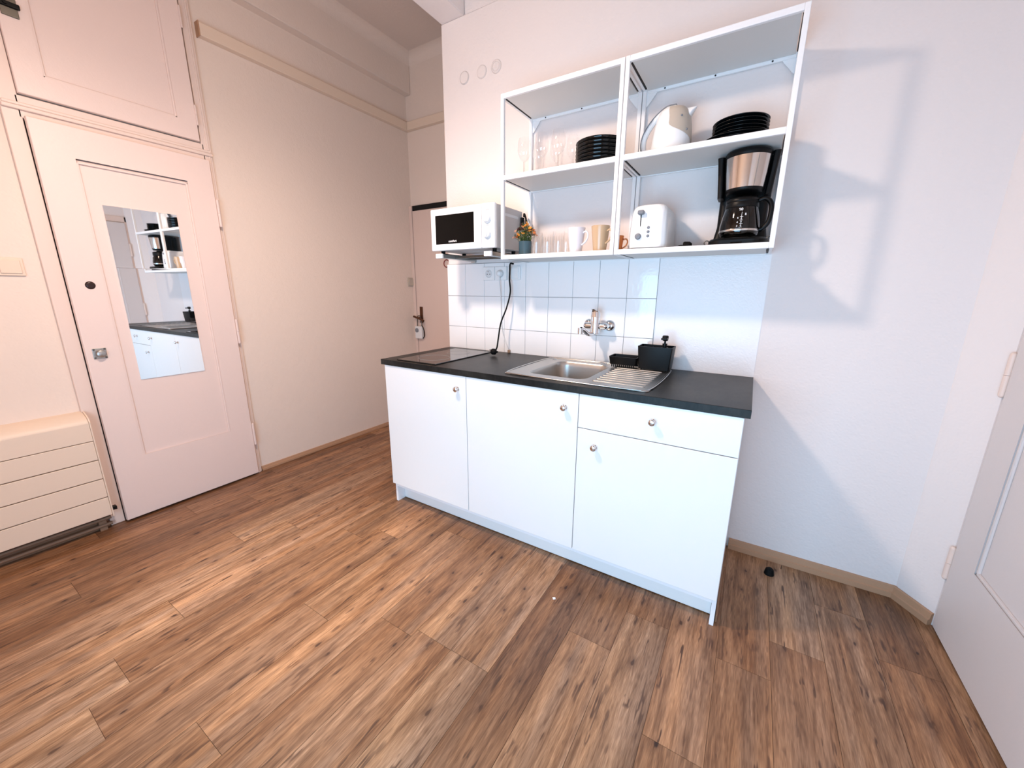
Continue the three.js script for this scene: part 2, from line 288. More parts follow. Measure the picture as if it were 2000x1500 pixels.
const hinge = (y0, y1, x, z, r = 0.0075) => { const ym = (y0 + y1) / 2; return [cyl(r, r, ym - y0 - 0.001, [x, (y0 + ym) / 2, z], 'y', 14), cyl(r, r, y1 - ym - 0.001, [x, (ym + y1) / 2, z], 'y', 14), ball(r * 0.95, [x, y1, z], 10), ball(r * 0.95, [x, y0, z], 10)]; };
const doorAngle = R(1.0), hingeZ = 0.855, leafX = XL + 0.046;
{
  const d = new THREE.Group(); d.name = 'door_1'; d.position.set(leafX, 0, hingeZ); d.rotation.y = doorAngle; d.userData.kind = 'structure'; scene.add(d); origin.set(d, V(0, 0, 0));
  const k = panelDoor(0.692, 1.99, [0.125, 0.568, 0.345, 1.855], 0.03);
  k.stiles.translate(0, 0.012, 0);
  part('door_leaf', k.stiles, M.doorPaint, d);
  part('door_panel', k.panel, M.doorPaint, d);
  part('bead', k.bead, M.doorPaint, d);
  for (const [a, b] of [[0.225, 0.37], [0.93, 1.075], [1.64, 1.785]]) part('hinge', hinge(a, b, 0.004, -0.006), M.doorPaint, d);
  part('peephole', disc([[0, 0.006], [0.012, 0.007], [0.017, 0.004], [0.019, 0]], [0, 1.283, 0.617], 'x'), M.darkBrown, d, 'dark red round lock rosette');
  const lp = part('lock_plate', rbox(-0.002, 0.004, 0.918, 0.972, 0.616, 0.668, 0.002), M.steelBrushed, d, 'square steel lock plate');
  part('screw', [[0.924, 0.622], [0.924, 0.662], [0.966, 0.622], [0.966, 0.662]].map(([y, z]) => cyl(0.005, 0.004, 0.004, [0.005, y, z], 'x', 10)), M.steelDark, lp);
  part('knob', disc([[0, 0.024], [0.016, 0.023], [0.019, 0.018], [0.016, 0.010], [0.009, 0.004], [0.009, 0]], [0.003, 0.944, 0.640], 'x'), M.steelBrushed, lp);
}
{ // wall mirror: three glued square mirror tiles on the closet door, each very slightly askew
  const t = thing('wall_mirror', 'tall narrow mirror of three square glass tiles glued to the closet door', 'mirror', [leafX, 0.78, hingeZ], undefined, true);
  t.rotation.y = doorAngle;
  [[0.893, 0.593, 0.0046, 0.005], [0.593, 0.297, 0.0025, 0.002], [0.297, 0, -0.004, 0.000]].forEach(([y1, y0, ya, tilt]) => {
    const g = box(-0.0125, -0.0065, -(y1 - y0) / 2 + 0.0006, (y1 - y0) / 2 - 0.0006, -0.15, 0.15); g.rotateY(ya); g.rotateZ(-tilt); g.translate(0, (y0 + y1) / 2, 0.356);
    part('mirror_tile', g, M.mirror, t);
  });
}
{
  const cup = thing('overhead_cupboard', 'pale pink built-in cupboard door above the closet door', 'cupboard', [leafX - 0.006, 2.094, 0.884], undefined, true);
  const k = panelDoor(0.664, 1.0, [0.088, 0.576, 0.09, 0.91], 0.022);
  part('door', k.stiles, M.doorPaint, cup); part('door_panel', k.panel, M.doorPaint, cup); part('bead', k.bead, M.doorPaint, cup);
  for (const [a, b] of [[0.085, 0.18], [0.555, 0.65]]) part('hinge', hinge(a, b, 0.003, -0.001, 0.005), M.doorPaint, cup);
  const l = part('latch', rbox(0, 0.006, 0.29, 0.36, 0.605, 0.655, 0.002), M.steelDark, cup, 'dark metal latch');
  part('latch_bolt', [rbox(0.004, 0.016, 0.322, 0.342, 0.598, 0.70, 0.004), cyl(0.008, 0.006, 0.02, [0.014, 0.332, 0.64], 'x', 14)], M.black, l);
}
// cable trunking along the left wall and round the corner
for (const [g, n] of [[[rbox(XL, XL + 0.042, 2.652, 2.718, ZB + 0.042, 0.80, 0.004)], 'pale trunking running along the left wall to the corner'], [[rbox(XL, 0.3, 2.652, 2.718, ZB, ZB + 0.041, 0.004)], 'pale trunking above the entrance door on the hall wall']])
  { const m = single('cable_trunking', n, 'trunking', g, M.cream, n.includes('left') ? [XL, 2.652, 0] : [-0.6, 2.652, ZB]); if (n.includes('left')) part('end_cap', rbox(XL, XL + 0.044, 2.648, 2.722, 0.797, 0.803, 0.002), M.base, m); }
{ // light switch beside the closet door
  const z0 = 1.660, z1 = 1.742, y0 = 1.322, y1 = 1.400, t = thing('light_switch', 'cream light switch on the left wall above the heater', 'switch', [XL, y0, 1.70]);
  part('switch_plate', rbox(XL, XL + 0.009, y0, y1, z0, z1, 0.003), M.cream, t);
  part('rocker', rbox(XL + 0.006, XL + 0.014, y0 + 0.010, y1 - 0.010, z0 + 0.010, z1 - 0.010, 0.002), M.cream, t);
}
{ // slatted convector heater
  const x0 = XL, xf = -1.018, z0 = 1.604, z1 = ZR - 0.06, t = thing('wall_heater', 'cream slatted convector heater low on the left wall', 'heater', [XL, 0.09, 2.1]);
  const s = new THREE.Shape(); s.moveTo(-z0, 0); 
  part('back_box', box(x0, xf - 0.014, 0.11, 0.60, z0 + 0.004, z1), M.baseDark, t);
  const top = new THREE.Shape(); top.moveTo(x0, 0.655); top.lineTo(x0 + 0.035, 0.650); top.quadraticCurveTo(xf - 0.006, 0.634, xf, 0.606); top.lineTo(xf, 0.514); top.lineTo(xf - 0.012, 0.514); top.lineTo(xf - 0.012, 0.60); top.lineTo(x0, 0.60); top.closePath();
  part('top_cover', extrudeZ(top, z0, z1, 0.002), M.cream, t);
  for (let k = 0; k < 4; k++) part('slat', rbox(xf - 0.012, xf, 0.096 + 0.1045 * k, 0.096 + 0.1045 * k + 0.1005, z0, z1, 0.003), M.cream, t);
  const e = new THREE.Shape(); e.moveTo(x0, 0.66); e.lineTo(x0 + 0.035, 0.655); e.quadraticCurveTo(xf - 0.004, 0.64, xf + 0.002, 0.61); e.lineTo(xf + 0.002, 0.085); e.lineTo(x0, 0.085); e.closePath();
  part('end_cap', extrudeZ(e, z0 - 0.006, z0 - 0.0005, 0.001), M.cream, t);
  for (const y of [0.03, 0.065]) part('pipe', cyl(0.009, 0.009, z1 - z0, [x0 + 0.05, y, (z0 + z1) / 2], 'z', 12), M.pipe, t);
  part('valve', [cyl(0.009, 0.007, 0.02, [xf - 0.015, 0.12, z0 - 0.014], 'z', 12), rbox(xf - 0.03, xf - 0.002, 0.124, 0.134, z0 - 0.024, z0 - 0.006, 0.002)], M.black, t);
  part('foot', rbox(x0 + 0.01, x0 + 0.05, 0, 0.09, z0 + 0.02, z0 + 0.05, 0.002), M.pipe, t);
}

// ---------------------------------------------------------------- hall: entrance door, lock box, switch
{
  const d = struct('door_2', [rbox(-1.075, -0.19, 0.006, 1.985, ZB, ZB + 0.03, 0.003)], M.hallDoor);
  part('door_frame', [rbox(XL, -1.082, 0, 2.03, ZB, ZB + 0.034, 0.004), rbox(-0.18, -0.10, 0, 2.03, ZB, ZB + 0.034, 0.004)], M.hallDoor, d);
  part('header_gap', box(-1.085, -0.18, 1.988, 2.032, ZB, ZB + 0.02), M.dark, d, 'dark gap over the door leaf');
  const p = part('handle_plate', rbox(-1.036, -0.996, 0.955, 1.112, ZB + 0.03, ZB + 0.036, 0.003), M.brass, d, 'brown handle plate');
  part('door_handle', [cyl(0.010, 0.010, 0.05, [-1.018, 1.005, ZB + 0.058], 'z', 14), tube([[-1.075, 1.018, ZB + 0.08], [-1.045, 1.012, ZB + 0.084], [-1.018, 1.005, ZB + 0.084], [-0.97, 0.992, ZB + 0.084], [-0.945, 0.978, ZB + 0.08]], 0.010, 24, 10)], M.brass, p);
}
{
  const t = thing('key_safe', 'small white lock box hanging from the entrance door handle', 'lock box', [-1.035, 0.80, ZB + 0.05]);
  part('case', rbox(-1.078, -0.990, 0.802, 0.925, ZB + 0.036, ZB + 0.072, 0.01, 3), M.plasticShade, t);
  part('dial', disc([[0, 0.008], [0.018, 0.008], [0.021, 0.005], [0.021, 0]], [-1.048, 0.885, ZB + 0.072], 'z'), M.plasticGrey, t);
  part('shackle', tube([[-1.058, 0.92, ZB + 0.055], [-1.058, 0.965, ZB + 0.052], [-1.040, 1.022, ZB + 0.058], [-1.012, 1.022, ZB + 0.058], [-1.0, 0.965, ZB + 0.052], [-1.0, 0.92, ZB + 0.055]], 0.004, 30, 8), M.steelDark, t);
  part('strap', tube([[-0.992, 0.93, ZB + 0.055], [-0.978, 0.89, ZB + 0.05], [-0.975, 0.83, ZB + 0.05], [-0.99, 0.806, ZB + 0.052]], 0.004, 20, 8), M.rubber, t);
}
{
  const t = thing('light_switch', 'small beige light switch in the hall corner beside the entrance door', 'switch', [XL, 1.30, -0.73]);
  part('switch_plate', rbox(XL, XL + 0.011, 1.305, 1.385, -0.772, -0.692, 0.003), M.plasticBeige, t);
  part('rocker', rbox(XL + 0.008, XL + 0.016, 1.316, 1.374, -0.761, -0.703, 0.002), M.plasticBeige, t);
}
single('hanging_ring', 'red ring hanging on the entrance door beside the kitchen wall edge', 'ring', [new THREE.TorusGeometry(0.032, 0.004, 8, 28).translate(-0.672, 1.506, ZB + 0.036), cyl(0.003, 0.003, 0.012, [-0.672, 1.54, ZB + 0.034], 'z', 8)], M.redRing, [-0.672, 1.47, ZB + 0.03]);

// ---------------------------------------------------------------- right side: door with hinges
{
  const zh = 0.142, d = new THREE.Group(); d.name = 'door_3'; d.position.set(XR - 0.008, 0.012, zh); d.userData.kind = 'structure'; d.scale.x = -1; scene.add(d); d.scale.x = 1; origin.set(d, V(0, 0, 0));
  const flip = (g) => { const k = list(g).clone(); k.rotateY(Math.PI); k.translate(0, 0, 0.86); return k; };   // face towards -x
  const k = panelDoor(0.86, 1.97, [0.146, 0.714, 0.335, 1.83], 0.026);
  part('door_leaf', flip(k.stiles), M.doorGrey, d); part('door_panel', flip(k.panel), M.doorGrey, d); part('bead', flip(k.bead), M.doorGrey, d);
  for (const [a, b] of [[0.212, 0.335], [0.925, 1.062], [1.60, 1.735]]) part('hinge', hinge(a, b, -0.002, -0.008, 0.009), M.trimPaint, d);
  struct('trim_4', [rbox(XR + 0.004, XR + 0.03, 0, 2.05, 0.118, 0.140, 0.004), rbox(XR + 0.004, XR + 0.03, 0, 2.05, 1.005, 1.05, 0.004), rbox(XR + 0.004, XR + 0.03, 1.99, 2.05, 0.118, 1.05, 0.004)], M.trimPaint);
}

// ---------------------------------------------------------------- kitchen cabinets
const zc = 0.585, zf = 0.606, yt = 0.860;
function knob(x, y, parent) {
  part('knob', disc([[0, 0.026], [0.008, 0.0258], [0.0125, 0.023], [0.0135, 0.019], [0.011, 0.014], [0.006, 0.010], [0.006, 0.003], [0.010, 0.0015], [0.010, 0]], [x, y, zf], 'z', 26), M.chrome, parent);
}
function cabinet(x0, x1, label, legL, legR) {
  const t = thing('base_cabinet', label, 'cabinet', [(x0 + x1) / 2, 0, 0.3]);
  const s = 0.016;
  part('side_panel', rbox(x0, x0 + s, legL ? 0 : 0.1, yt, 0.02, zc, 0.001), M.carcass, t);
  part('side_panel', rbox(x1 - s, x1, legR ? 0 : 0.1, yt, 0.02, zc, 0.001), M.carcass, t);
  part('bottom_panel', box(x0 + s, x1 - s, 0.10, 0.116, 0.02, zc), M.carcass, t);
  part('back_panel', box(x0 + s, x1 - s, 0.116, yt, 0.02, 0.026), M.carcass, t);
  part('top_rail', [box(x0 + s, x1 - s, yt - 0.016, yt, 0.545, zc)], M.carcass, t);
  return t;
}
const gap = 0.0015;
{
  const a = cabinet(0.02, 0.6015, 'white base cabinet with one door under the hob, at the hall end', true, false);
  const da = part('door', rbox(0.0215, 0.6015 - gap, 0.128, yt - 0.002, zc + 0.002, zf, 0.0015), M.front, a); knob(0.548, 0.790, da);
  const b = cabinet(0.6015, 1.192, 'white base cabinet with one door under the sink bowl, middle of three', false, false);
  const db = part('door', rbox(0.6015 + gap, 1.192 - gap, 0.128, yt - 0.002, zc + 0.002, zf, 0.0015), M.front, b); knob(1.130, 0.791, db);
  const c = cabinet(1.192, 1.782, 'white base cabinet with a drawer over a door, at the right end', false, true);
  const dr = part('drawer', rbox(1.192 + gap, 1.782 - gap, 0.7135, yt - 0.002, zc + 0.002, zf, 0.0015), M.front, c); knob(1.490, 0.793, dr);
  const dc = part('door', rbox(1.192 + gap, 1.782 - gap, 0.128, 0.7105, zc + 0.002, zf, 0.0015), M.front, c); knob(1.270, 0.641, dc);
  single('kickboard', 'long white plinth board under the base cabinets', 'plinth', rbox(0.037, 1.7655, 0.004, 0.0985, 0.515, 0.531, 0.001), M.front, [0.9, 0.004, 0.523]);
  single('pipe_cover', 'brown strip lying along the cabinet side on the floor', 'strip', [rbox(1.7845, 1.792, 0.0, 0.035, 0.03, 0.56, 0.002)], M.baseDark, [1.788, 0, 0.3]);
}
// worktop with the sink cut-out
const SK = { x0: 0.795, x1: 1.455, z0: 0.055, z1: 0.565 };
{
  const s = new THREE.Shape(); s.moveTo(0, 0.010); s.lineTo(1.798, 0.010); s.lineTo(1.798, 0.612); s.lineTo(0, 0.612); s.closePath();
  s.holes.push(rrShape(0.86, 1.195, 0.105, 0.525, 0.05, THREE.Path));
  single('worktop', 'dark slate-grey laminate worktop over the white cabinets', 'worktop', extrudeUp(s, yt, 0.890, 0.0015), M.worktop, [0.9, yt, 0.3]);
}
{ // glass hob
  const t = thing('hob', 'black glass hob set in the hall end of the worktop', 'hob', [0.245, 0.890, 0.32]);
  part('glass', rbox(0.105, 0.388, 0.891, 0.8965, 0.085, 0.585, 0.002), M.hob, t);
  part('seal', rbox(0.103, 0.390, 0.8902, 0.8935, 0.083, 0.587, 0.001), M.rubber, t);
  for (const z of [0.225, 0.44]) part('cooking_zone', new THREE.TorusGeometry(z < 0.3 ? 0.07 : 0.088, 0.0009, 6, 48).rotateX(Math.PI / 2).translate(0.246, 0.8964, z), M.printGrey, t);
}
{ // steel sink with drainer
  const t = thing('kitchen_sink', 'stainless steel sink with ribbed drainer set into the worktop', 'sink', [1.12, 0.890, 0.31]);
  const s = rrShape(SK.x0, SK.x1, SK.z0, SK.z1, 0.018); s.holes.push(rrShape(0.885, 1.172, 0.128, 0.505, 0.055, THREE.Path));
  part('deck', extrudeUp(s, 0.8902, 0.8945, 0.0012), M.steelBrushed, t);
  part('rim', [tube([[SK.x0 + 0.02, 0.8955, SK.z0 + 0.006], [SK.x1 - 0.02, 0.8955, SK.z0 + 0.006], [SK.x1 - 0.006, 0.8955, SK.z0 + 0.02], [SK.x1 - 0.006, 0.8955, SK.z1 - 0.02], [SK.x1 - 0.02, 0.8955, SK.z1 - 0.006], [SK.x0 + 0.02, 0.8955, SK.z1 - 0.006], [SK.x0 + 0.006, 0.8955, SK.z1 - 0.02], [SK.x0 + 0.006, 0.8955, SK.z0 + 0.02], [SK.x0 + 0.02, 0.8955, SK.z0 + 0.006]].map((p) => p), 0.0028, 260, 8)], M.steel, t);
  const cx = (0.885 + 1.172) / 2, cz = (0.128 + 0.505) / 2, w = 1.172 - 0.885, d = 0.505 - 0.128;
  const prof = [[0, 0.8945], [0.003, 0.890], [0.006, 0.87], [0.012, 0.80], [0.018, 0.765], [0.03, 0.752], [0.05, 0.748]];
  const bowl = loft(prof.map(([q, y]) => ring(cx, y, cz, w - 2 * q, d - 2 * q, 0.055 - q * 0.2, 8)), false, true, 1.2);
  part('bowl', bowl, M.steelBrushed, t);
  part('drain', disc([[0, 0.003], [0.03, 0.004], [0.042, 0.001], [0.044, 0]], [cx - 0.02, 0.7485, cz], 'y'), M.steel, t);
  part('overflow_cap', disc([[0, 0.004], [0.012, 0.003], [0.014, 0]], [0.838, 0.8945, 0.10], 'y', 20), M.steel, t);
  for (let k = 0; k < 9; k++) {
    const z = 0.155 + 0.0425 * k, x0 = k < 2 ? 1.205 : 1.200;
    part('drainer_rib', new THREE.CapsuleGeometry(0.0075, 0.205, 4, 12).rotateZ(Math.PI / 2).scale(1, 0.5, 1).translate(1.317, 0.8956, z), M.steelBrushed, t);
  }
}
{ // wall mixer tap
  const t = thing('mixer_tap', 'chrome wall-mounted mixer tap on the tiles above the sink', 'tap', [1.055, 1.03, 0.008]);
  for (const [x, y] of [[0.998, 1.092], [1.112, 1.090]]) {
    const e = part('escutcheon', disc([[0, 0.020], [0.016, 0.019], [0.024, 0.013], [0.030, 0.004], [0.031, 0]], [x, y, 0.0085], 'z'), M.chrome, t);
    part('union', cyl(0.014, 0.013, 0.035, [x, y, 0.042], 'z', 20), M.chrome, e);
  }
  part('body', [new THREE.CapsuleGeometry(0.018, 0.10, 6, 20).rotateZ(Math.PI / 2).translate(1.055, 1.090, 0.066), cyl(0.025, 0.024, 0.085, [1.056, 1.095, 0.078]), disc([[0, 0], [0.020, 0.001], [0.025, 0.006]], [1.056, 1.046, 0.078])], M.chrome, t);
  part('lever', [cyl(0.025, 0.022, 0.026, [1.056, 1.151, 0.078]), loft([[0, 0.042, 0.042, 1.162, 0.078], [0, 0.036, 0.024, 1.170, 0.088], [0, 0.022, 0.012, 1.172, 0.105], [0, 0.016, 0.008, 1.180, 0.125]].map(([, w, d, y, z]) => ring(1.056, y, z, w, d, Math.min(w, d) / 2 - 0.001, 5)))], M.chrome, t);
  part('spout', [tube([[1.056, 1.055, 0.085], [1.050, 1.048, 0.11], [1.042, 1.056, 0.15], [1.034, 1.076, 0.185], [1.028, 1.082, 0.205]], 0.0112, 30, 14)], M.chrome, t);
  part('aerator', cyl(0.0125, 0.0135, 0.030, [1.027, 1.074, 0.210]), M.chrome, t);
}
// ---------------------------------------------------------------- things on the worktop
{
  const t = thing('sink_caddy', 'tall black sink caddy standing at the back of the drainer', 'caddy', [1.385, 0.898, 0.108]);
  const rg = (y, g) => ring(1.383, y, 0.108, 0.142 + g, 0.088 + g * 0.6, 0.008, 3);
  const inn = (y, g) => ring(1.383, y, 0.108, 0.134 + g, 0.080 + g * 0.6, 0.006, 3);
  part('box', loft([rg(0.903, 0), rg(1.013, 0.018), inn(1.013, 0.018), inn(0.912, 0)], true, true, 0.3), M.black, t);
  part('divider', rbox(1.356, 1.360, 0.912, 1.004, 0.066, 0.150, 0.001), M.black, t);
  for (const [x, z] of [[1.325, 0.075], [1.44, 0.075], [1.325, 0.14], [1.44, 0.14]]) part('foot', cyl(0.004, 0.004, 0.007, [x, 0.9005, z], 'y', 10), M.rubber, t);
  const b = thing('soap_dispenser', 'black soap pump bottle standing in the tall sink caddy', 'soap dispenser', [1.418, 0.913, 0.105]);
  part('bottle', loft([[0.0, 0.9135, 0.05], [0, 0.99, 0.05], [0, 1.003, 0.042], [0, 1.010, 0.022]].map(([, y, w]) => ring(1.418, y, 0.105, w, w, w / 2 - 0.001, 6))), M.blackGloss, b);
  part('pump', [cyl(0.011, 0.011, 0.018, [1.418, 1.018, 0.105]), cyl(0.0045, 0.0045, 0.02, [1.418, 1.034, 0.105]), disc([[0, 0.026], [0.012, 0.025], [0.0145, 0.02], [0.0135, 0.004], [0.010, 0]], [1.418, 1.040, 0.105]), rbox(1.404, 1.432, 1.046, 1.056, 0.105, 0.140, 0.004)], M.black, b);
  const u = thing('sponge_tray', 'low black toothed tray on the drainer beside the tall caddy', 'tray', [1.235, 0.8985, 0.115]);
  part('tray', loft([ring(1.236, 0.912, 0.115, 0.128, 0.088, 0.008, 3), ring(1.236, 0.952, 0.115, 0.140, 0.100, 0.010, 3), ring(1.236, 0.952, 0.115, 0.132, 0.092, 0.008, 3), ring(1.236, 0.918, 0.115, 0.122, 0.082, 0.006, 3)], true, true, 0.3), M.black, u);
  for (let k = 0; k < 12; k++) part('tooth', rbox(1.180 + k * 0.0098, 1.1845 + k * 0.0098, 0.8985, 0.914, 0.150, 0.156, 0.001), M.rubber, u);
  part('foot', [rbox(1.18, 1.295, 0.8985, 0.913, 0.078, 0.086, 0.002)], M.rubber, u);
}
// sockets and switch on the tiles
const zt = 0.0085;
function plate(x0, x1, t) { part('cover_plate', rbox(x0, x1, 1.331, 1.411, zt, zt + 0.011, 0.003), M.plastic, t); }
function socketInner(x, t) {
  const r = part('socket_well', disc([[0.0195, 0.002], [0.0215, 0.004], [0.0235, 0.0035], [0.0245, 0]], [x, 1.370, zt + 0.010], 'z'), M.plasticShade, t);
  part('well_floor', disc([[0, 0.0006], [0.0195, 0.0006], [0.0200, 0]], [x, 1.370, zt + 0.0108], 'z'), M.plasticShade, r);
  part('hole', [[-0.0095, 0.003], [0.0095, 0.003]].map(([d, y]) => cyl(0.0028, 0.0028, 0.001, [x + d, 1.370 - y, zt + 0.0118], 'z', 10)), M.black, r);
  part('earth_pin', cyl(0.0028, 0.0022, 0.012, [x, 1.382, zt + 0.016], 'z', 10), M.steel, r);
}
{
  const a = thing('power_socket', 'white wall socket with nothing plugged in, left of the pair on tiles', 'socket', [0.333, 1.331, zt]); plate(0.290, 0.376, a); socketInner(0.333, a);
  const b = thing('power_socket', 'white wall socket on the tiles holding a white plug', 'socket', [0.421, 1.331, zt]); plate(0.378, 0.464, b); socketInner(0.421, b);
  const c = thing('light_switch', 'white rocker switch on the tiles beside the sockets', 'switch', [0.514, 1.331, zt]); plate(0.469, 0.558, c);
  part('rocker', rbox(0.479, 0.548, 1.341, 1.401, zt + 0.008, zt + 0.017, 0.002), M.plastic, c);
  const w = thing('white_cord', 'white power cord with round plug hanging from the socket to the worktop', 'cord', [0.421, 1.36, zt + 0.02]);
  part('plug', [disc([[0, 0.026], [0.010, 0.025], [0.017, 0.018], [0.0185, 0.004], [0.0185, 0]], [0.421, 1.370, zt + 0.0135], 'z', 24), cyl(0.006, 0.0045, 0.022, [0.421, 1.344, zt + 0.026], 'y', 12)], M.plastic, w);
  part('cable', tube([[0.421, 1.335, zt + 0.026], [0.422, 1.26, 0.022], [0.424, 1.15, 0.018], [0.428, 1.04, 0.014], [0.455, 0.955, 0.014], [0.482, 0.905, 0.018]], 0.0028, 50, 8), M.plasticShade, w);
  part('end_clip', rbox(0.476, 0.490, 0.8905, 0.908, 0.012, 0.026, 0.002), M.base, w);
  const k = thing('black_cord', 'black power cord from the shelf unit ending in a plug lying by the hob', 'cord', [0.47, 0.897, 0.16]);
  part('cable', tube([[0.56, 1.418, 0.10], [0.515, 1.420, 0.06], [0.500, 1.39, 0.04], [0.498, 1.336, 0.04], [0.507, 1.262, 0.045], [0.497, 1.17, 0.07], [0.476, 1.08, 0.10], [0.480, 0.99, 0.135], [0.480, 0.935, 0.152], [0.470, 0.913, 0.160]], 0.0046, 90, 10), M.rubber, k);
  part('plug', [disc([[0, 0.030], [0.010, 0.030], [0.018, 0.022], [0.0185, 0.006], [0.016, 0]], [0.455, 0.9145, 0.166], 'x', 22), cyl(0.0065, 0.005, 0.03, [0.478, 0.9145, 0.162], 'x', 12), cyl(0.0024, 0.0024, 0.02, [0.446, 0.922, 0.163], 'x', 8), cyl(0.0024, 0.0024, 0.02, [0.446, 0.906, 0.169], 'x', 8)], M.rubber, k);
}
// ---------------------------------------------------------------- microwave on its wall bracket
const font = await new FontLoader().loadAsync('fonts/droid/droid_sans_bold.typeface.json');
const text = (s, size, depth = 0.0006) => { const g = new TextGeometry(s, { font, size, depth, curveSegments: 4 }); g.computeBoundingBox(); g.translate(-g.boundingBox.max.x / 2, 0, 0); return g; };
{
  const x0 = 0.163, x1 = 0.592, y0 = 1.483, y1 = 1.700, zb = 0.055, zfm = 0.312, z1 = 0.336;
  const t = thing('microwave', 'white microwave with a black window hung beside the shelf unit', 'microwave', [0.378, y0, 0.19]);
  part('case', rbox(x0 + 0.004, x1 - 0.002, y0 + 0.003, y1 - 0.003, zb, zfm, 0.004), M.caseGrey, t);
  const d = part('door', rbox(x0, 0.508, y0, y1, zfm + 0.001, z1, 0.006, 3), M.plastic, t);
  part('window', rbox(0.198, 0.463, y0 + 0.033, y1 - 0.034, z1 - 0.004, z1 + 0.0015, 0.002), M.blackGloss, d);
  part('lettering', text('comfort', 0.0105).translate(0.318, y0 + 0.041, z1 + 0.0014), M.print, d);
  const c = part('control_panel', rbox(0.5105, x1, y0, y1, zfm + 0.001, z1, 0.006, 3), M.plastic, t);
  for (const y of [1.628, 1.553]) {
    part('knob', [disc([[0, 0.014], [0.017, 0.014], [0.0205, 0.011], [0.0215, 0]], [0.549, y, z1], 'z', 30), rbox(0.546, 0.552, y - 0.017, y + 0.017, z1 + 0.011, z1 + 0.020, 0.002)], M.plastic, c);
    part('dial_ring', new THREE.TorusGeometry(0.0265, 0.0007, 6, 32).translate(0.549, y, z1 + 0.0002), M.printGrey, c);
  }
  for (const y of [1.666, 1.592]) part('marking', rbox(0.540, 0.558, y, y + 0.003, z1 - 0.001, z1 + 0.0006, 0.0004), M.printGrey, c);
  for (const [x, z] of [[0.2, 0.28], [0.555, 0.28], [0.2, 0.09], [0.555, 0.09]]) part('foot', cyl(0.011, 0.012, 0.018, [x, y0 - 0.0055, z], 'y', 16), M.rubber, t);
part('side_pressing', rbox(x1 - 0.0025, x1 - 0.0008, y1 - 0.050, y1 - 0.036, 0.10, 0.27, 0.0006), M.plasticShade, t);
  const b = thing('wall_bracket', 'pair of grey metal bracket arms carrying the microwave', 'bracket', [0.36, 1.43, 0]);
  for (const x of [0.186, 0.520]) {
    const a = part('arm', rbox(x, x + 0.046, 1.446, 1.4675, 0.010, 0.318, 0.002), M.steelBrushed, b);
    part('end_cap', rbox(x - 0.001, x + 0.047, 1.4435, 1.469, 0.316, 0.330, 0.003), M.plastic, a);
    part('wall_plate', rbox(x + 0.006, x + 0.040, 1.440, 1.475, 0.0005, 0.012, 0.002), M.steelBrushed, a);
    part('pad', rbox(x + 0.006, x + 0.040, 1.467, 1.4715, 0.05, 0.30, 0.001), M.rubber, a);
  }
  part('cross_bar', [rbox(0.23, 0.522, 1.450, 1.464, 0.20, 0.215, 0.002), rbox(0.23, 0.522, 1.452, 1.462, 0.06, 0.075, 0.002)], M.steelDark, b);
  const k = thing('looped_cable', 'thick black cord looping from the back of the microwave side', 'cord', [0.62, 1.6, 0.06]);
  part('cable', tube([[0.597, 1.672, 0.048], [0.604, 1.684, 0.058], [0.622, 1.655, 0.070], [0.627, 1.610, 0.070], [0.618, 1.55, 0.060], [0.612, 1.47, 0.045], [0.600, 1.452, 0.04]], 0.0055, 60, 10), M.rubber, k);
  part('strain_relief', rbox(0.5935, 0.606, 1.60, 1.664, 0.058, 0.082, 0.003), M.rubber, k);
}

// ---------------------------------------------------------------- two open shelf units
function shelfUnit(x0, x1, label) {
  const y0 = 1.426, y1 = 2.176, D = 0.30, p = 0.017, t = thing('open_shelf_unit', label, 'shelf unit', [(x0 + x1) / 2, y0, 0.15]);
  for (const x of [x0, x1 - p]) { part('post', rbox(x, x + p, y0, y1, D - p, D, 0.002), M.powder, t); part('post', rbox(x, x + p, y0, y1, 0.003, 0.003 + p, 0.002), M.powder, t); }
  [[y0, y0 + 0.022], [1.8005, 1.8225], [y1 - 0.021, y1]].forEach(([a, b], i) => {
    part('front_rail', rbox(x0 + p, x1 - p, a, b, D - 0.014, D - 0.0005, 0.002), M.powder, t);
    const br = part('back_rail', rbox(x0 + p, x1 - p, a - (i === 2 ? 0.008 : 0), b - 0.006, 0.004, 0.014, 0.002), M.powder, t);
    if (i === 2) part('screw_hole', [0.16, 0.5, 0.84].map((q) => cyl(0.0035, 0.0035, 0.003, [x0 + (x1 - x0) * q, a - 0.002, 0.0135], 'z', 10)), M.slot, br);
    for (const x of [x0 + 0.002, x1 - 0.013]) {
      const r = part('side_rail', rbox(x, x + 0.011, a + 0.001, b - 0.003, 0.003 + p, D - p, 0.002), M.powder, t);
      part('slot', box(x < (x0 + x1) / 2 ? x + 0.0112 : x - 0.0062, x < (x0 + x1) / 2 ? x + 0.0172 : x - 0.0002, a + 0.003, a + 0.008, 0.03, D - 0.03), M.slot, r);
    }
    part('shelf_panel', rbox(x0 + 0.022, x1 - 0.022, a + 0.003, a + 0.012, 0.014, D - 0.014, 0.001), M.shelfGrey, t);
  });
  for (const s of [0, 1]) { const x = s ? x1 - p : x0 + p, k = s ? -1 : 1, sh = new THREE.Shape(); sh.moveTo(x, 2.148); sh.lineTo(x + k * 0.045, 2.148); sh.lineTo(x + k * 0.040, 2.140); sh.lineTo(x + k * 0.006, 2.098); sh.lineTo(x, 2.094); sh.closePath(); part('corner_plate', extrudeZ(sh, 0.006, 0.010), M.powder, t); }
  return t;
}
shelfUnit(0.606, 1.1985, 'white open shelf unit holding glasses and mugs, beside the microwave');
shelfUnit(1.2015, 1.794, 'white open shelf unit holding the kettle, toaster and coffee maker');
const dLow = 1.4385, dMid = 1.813;

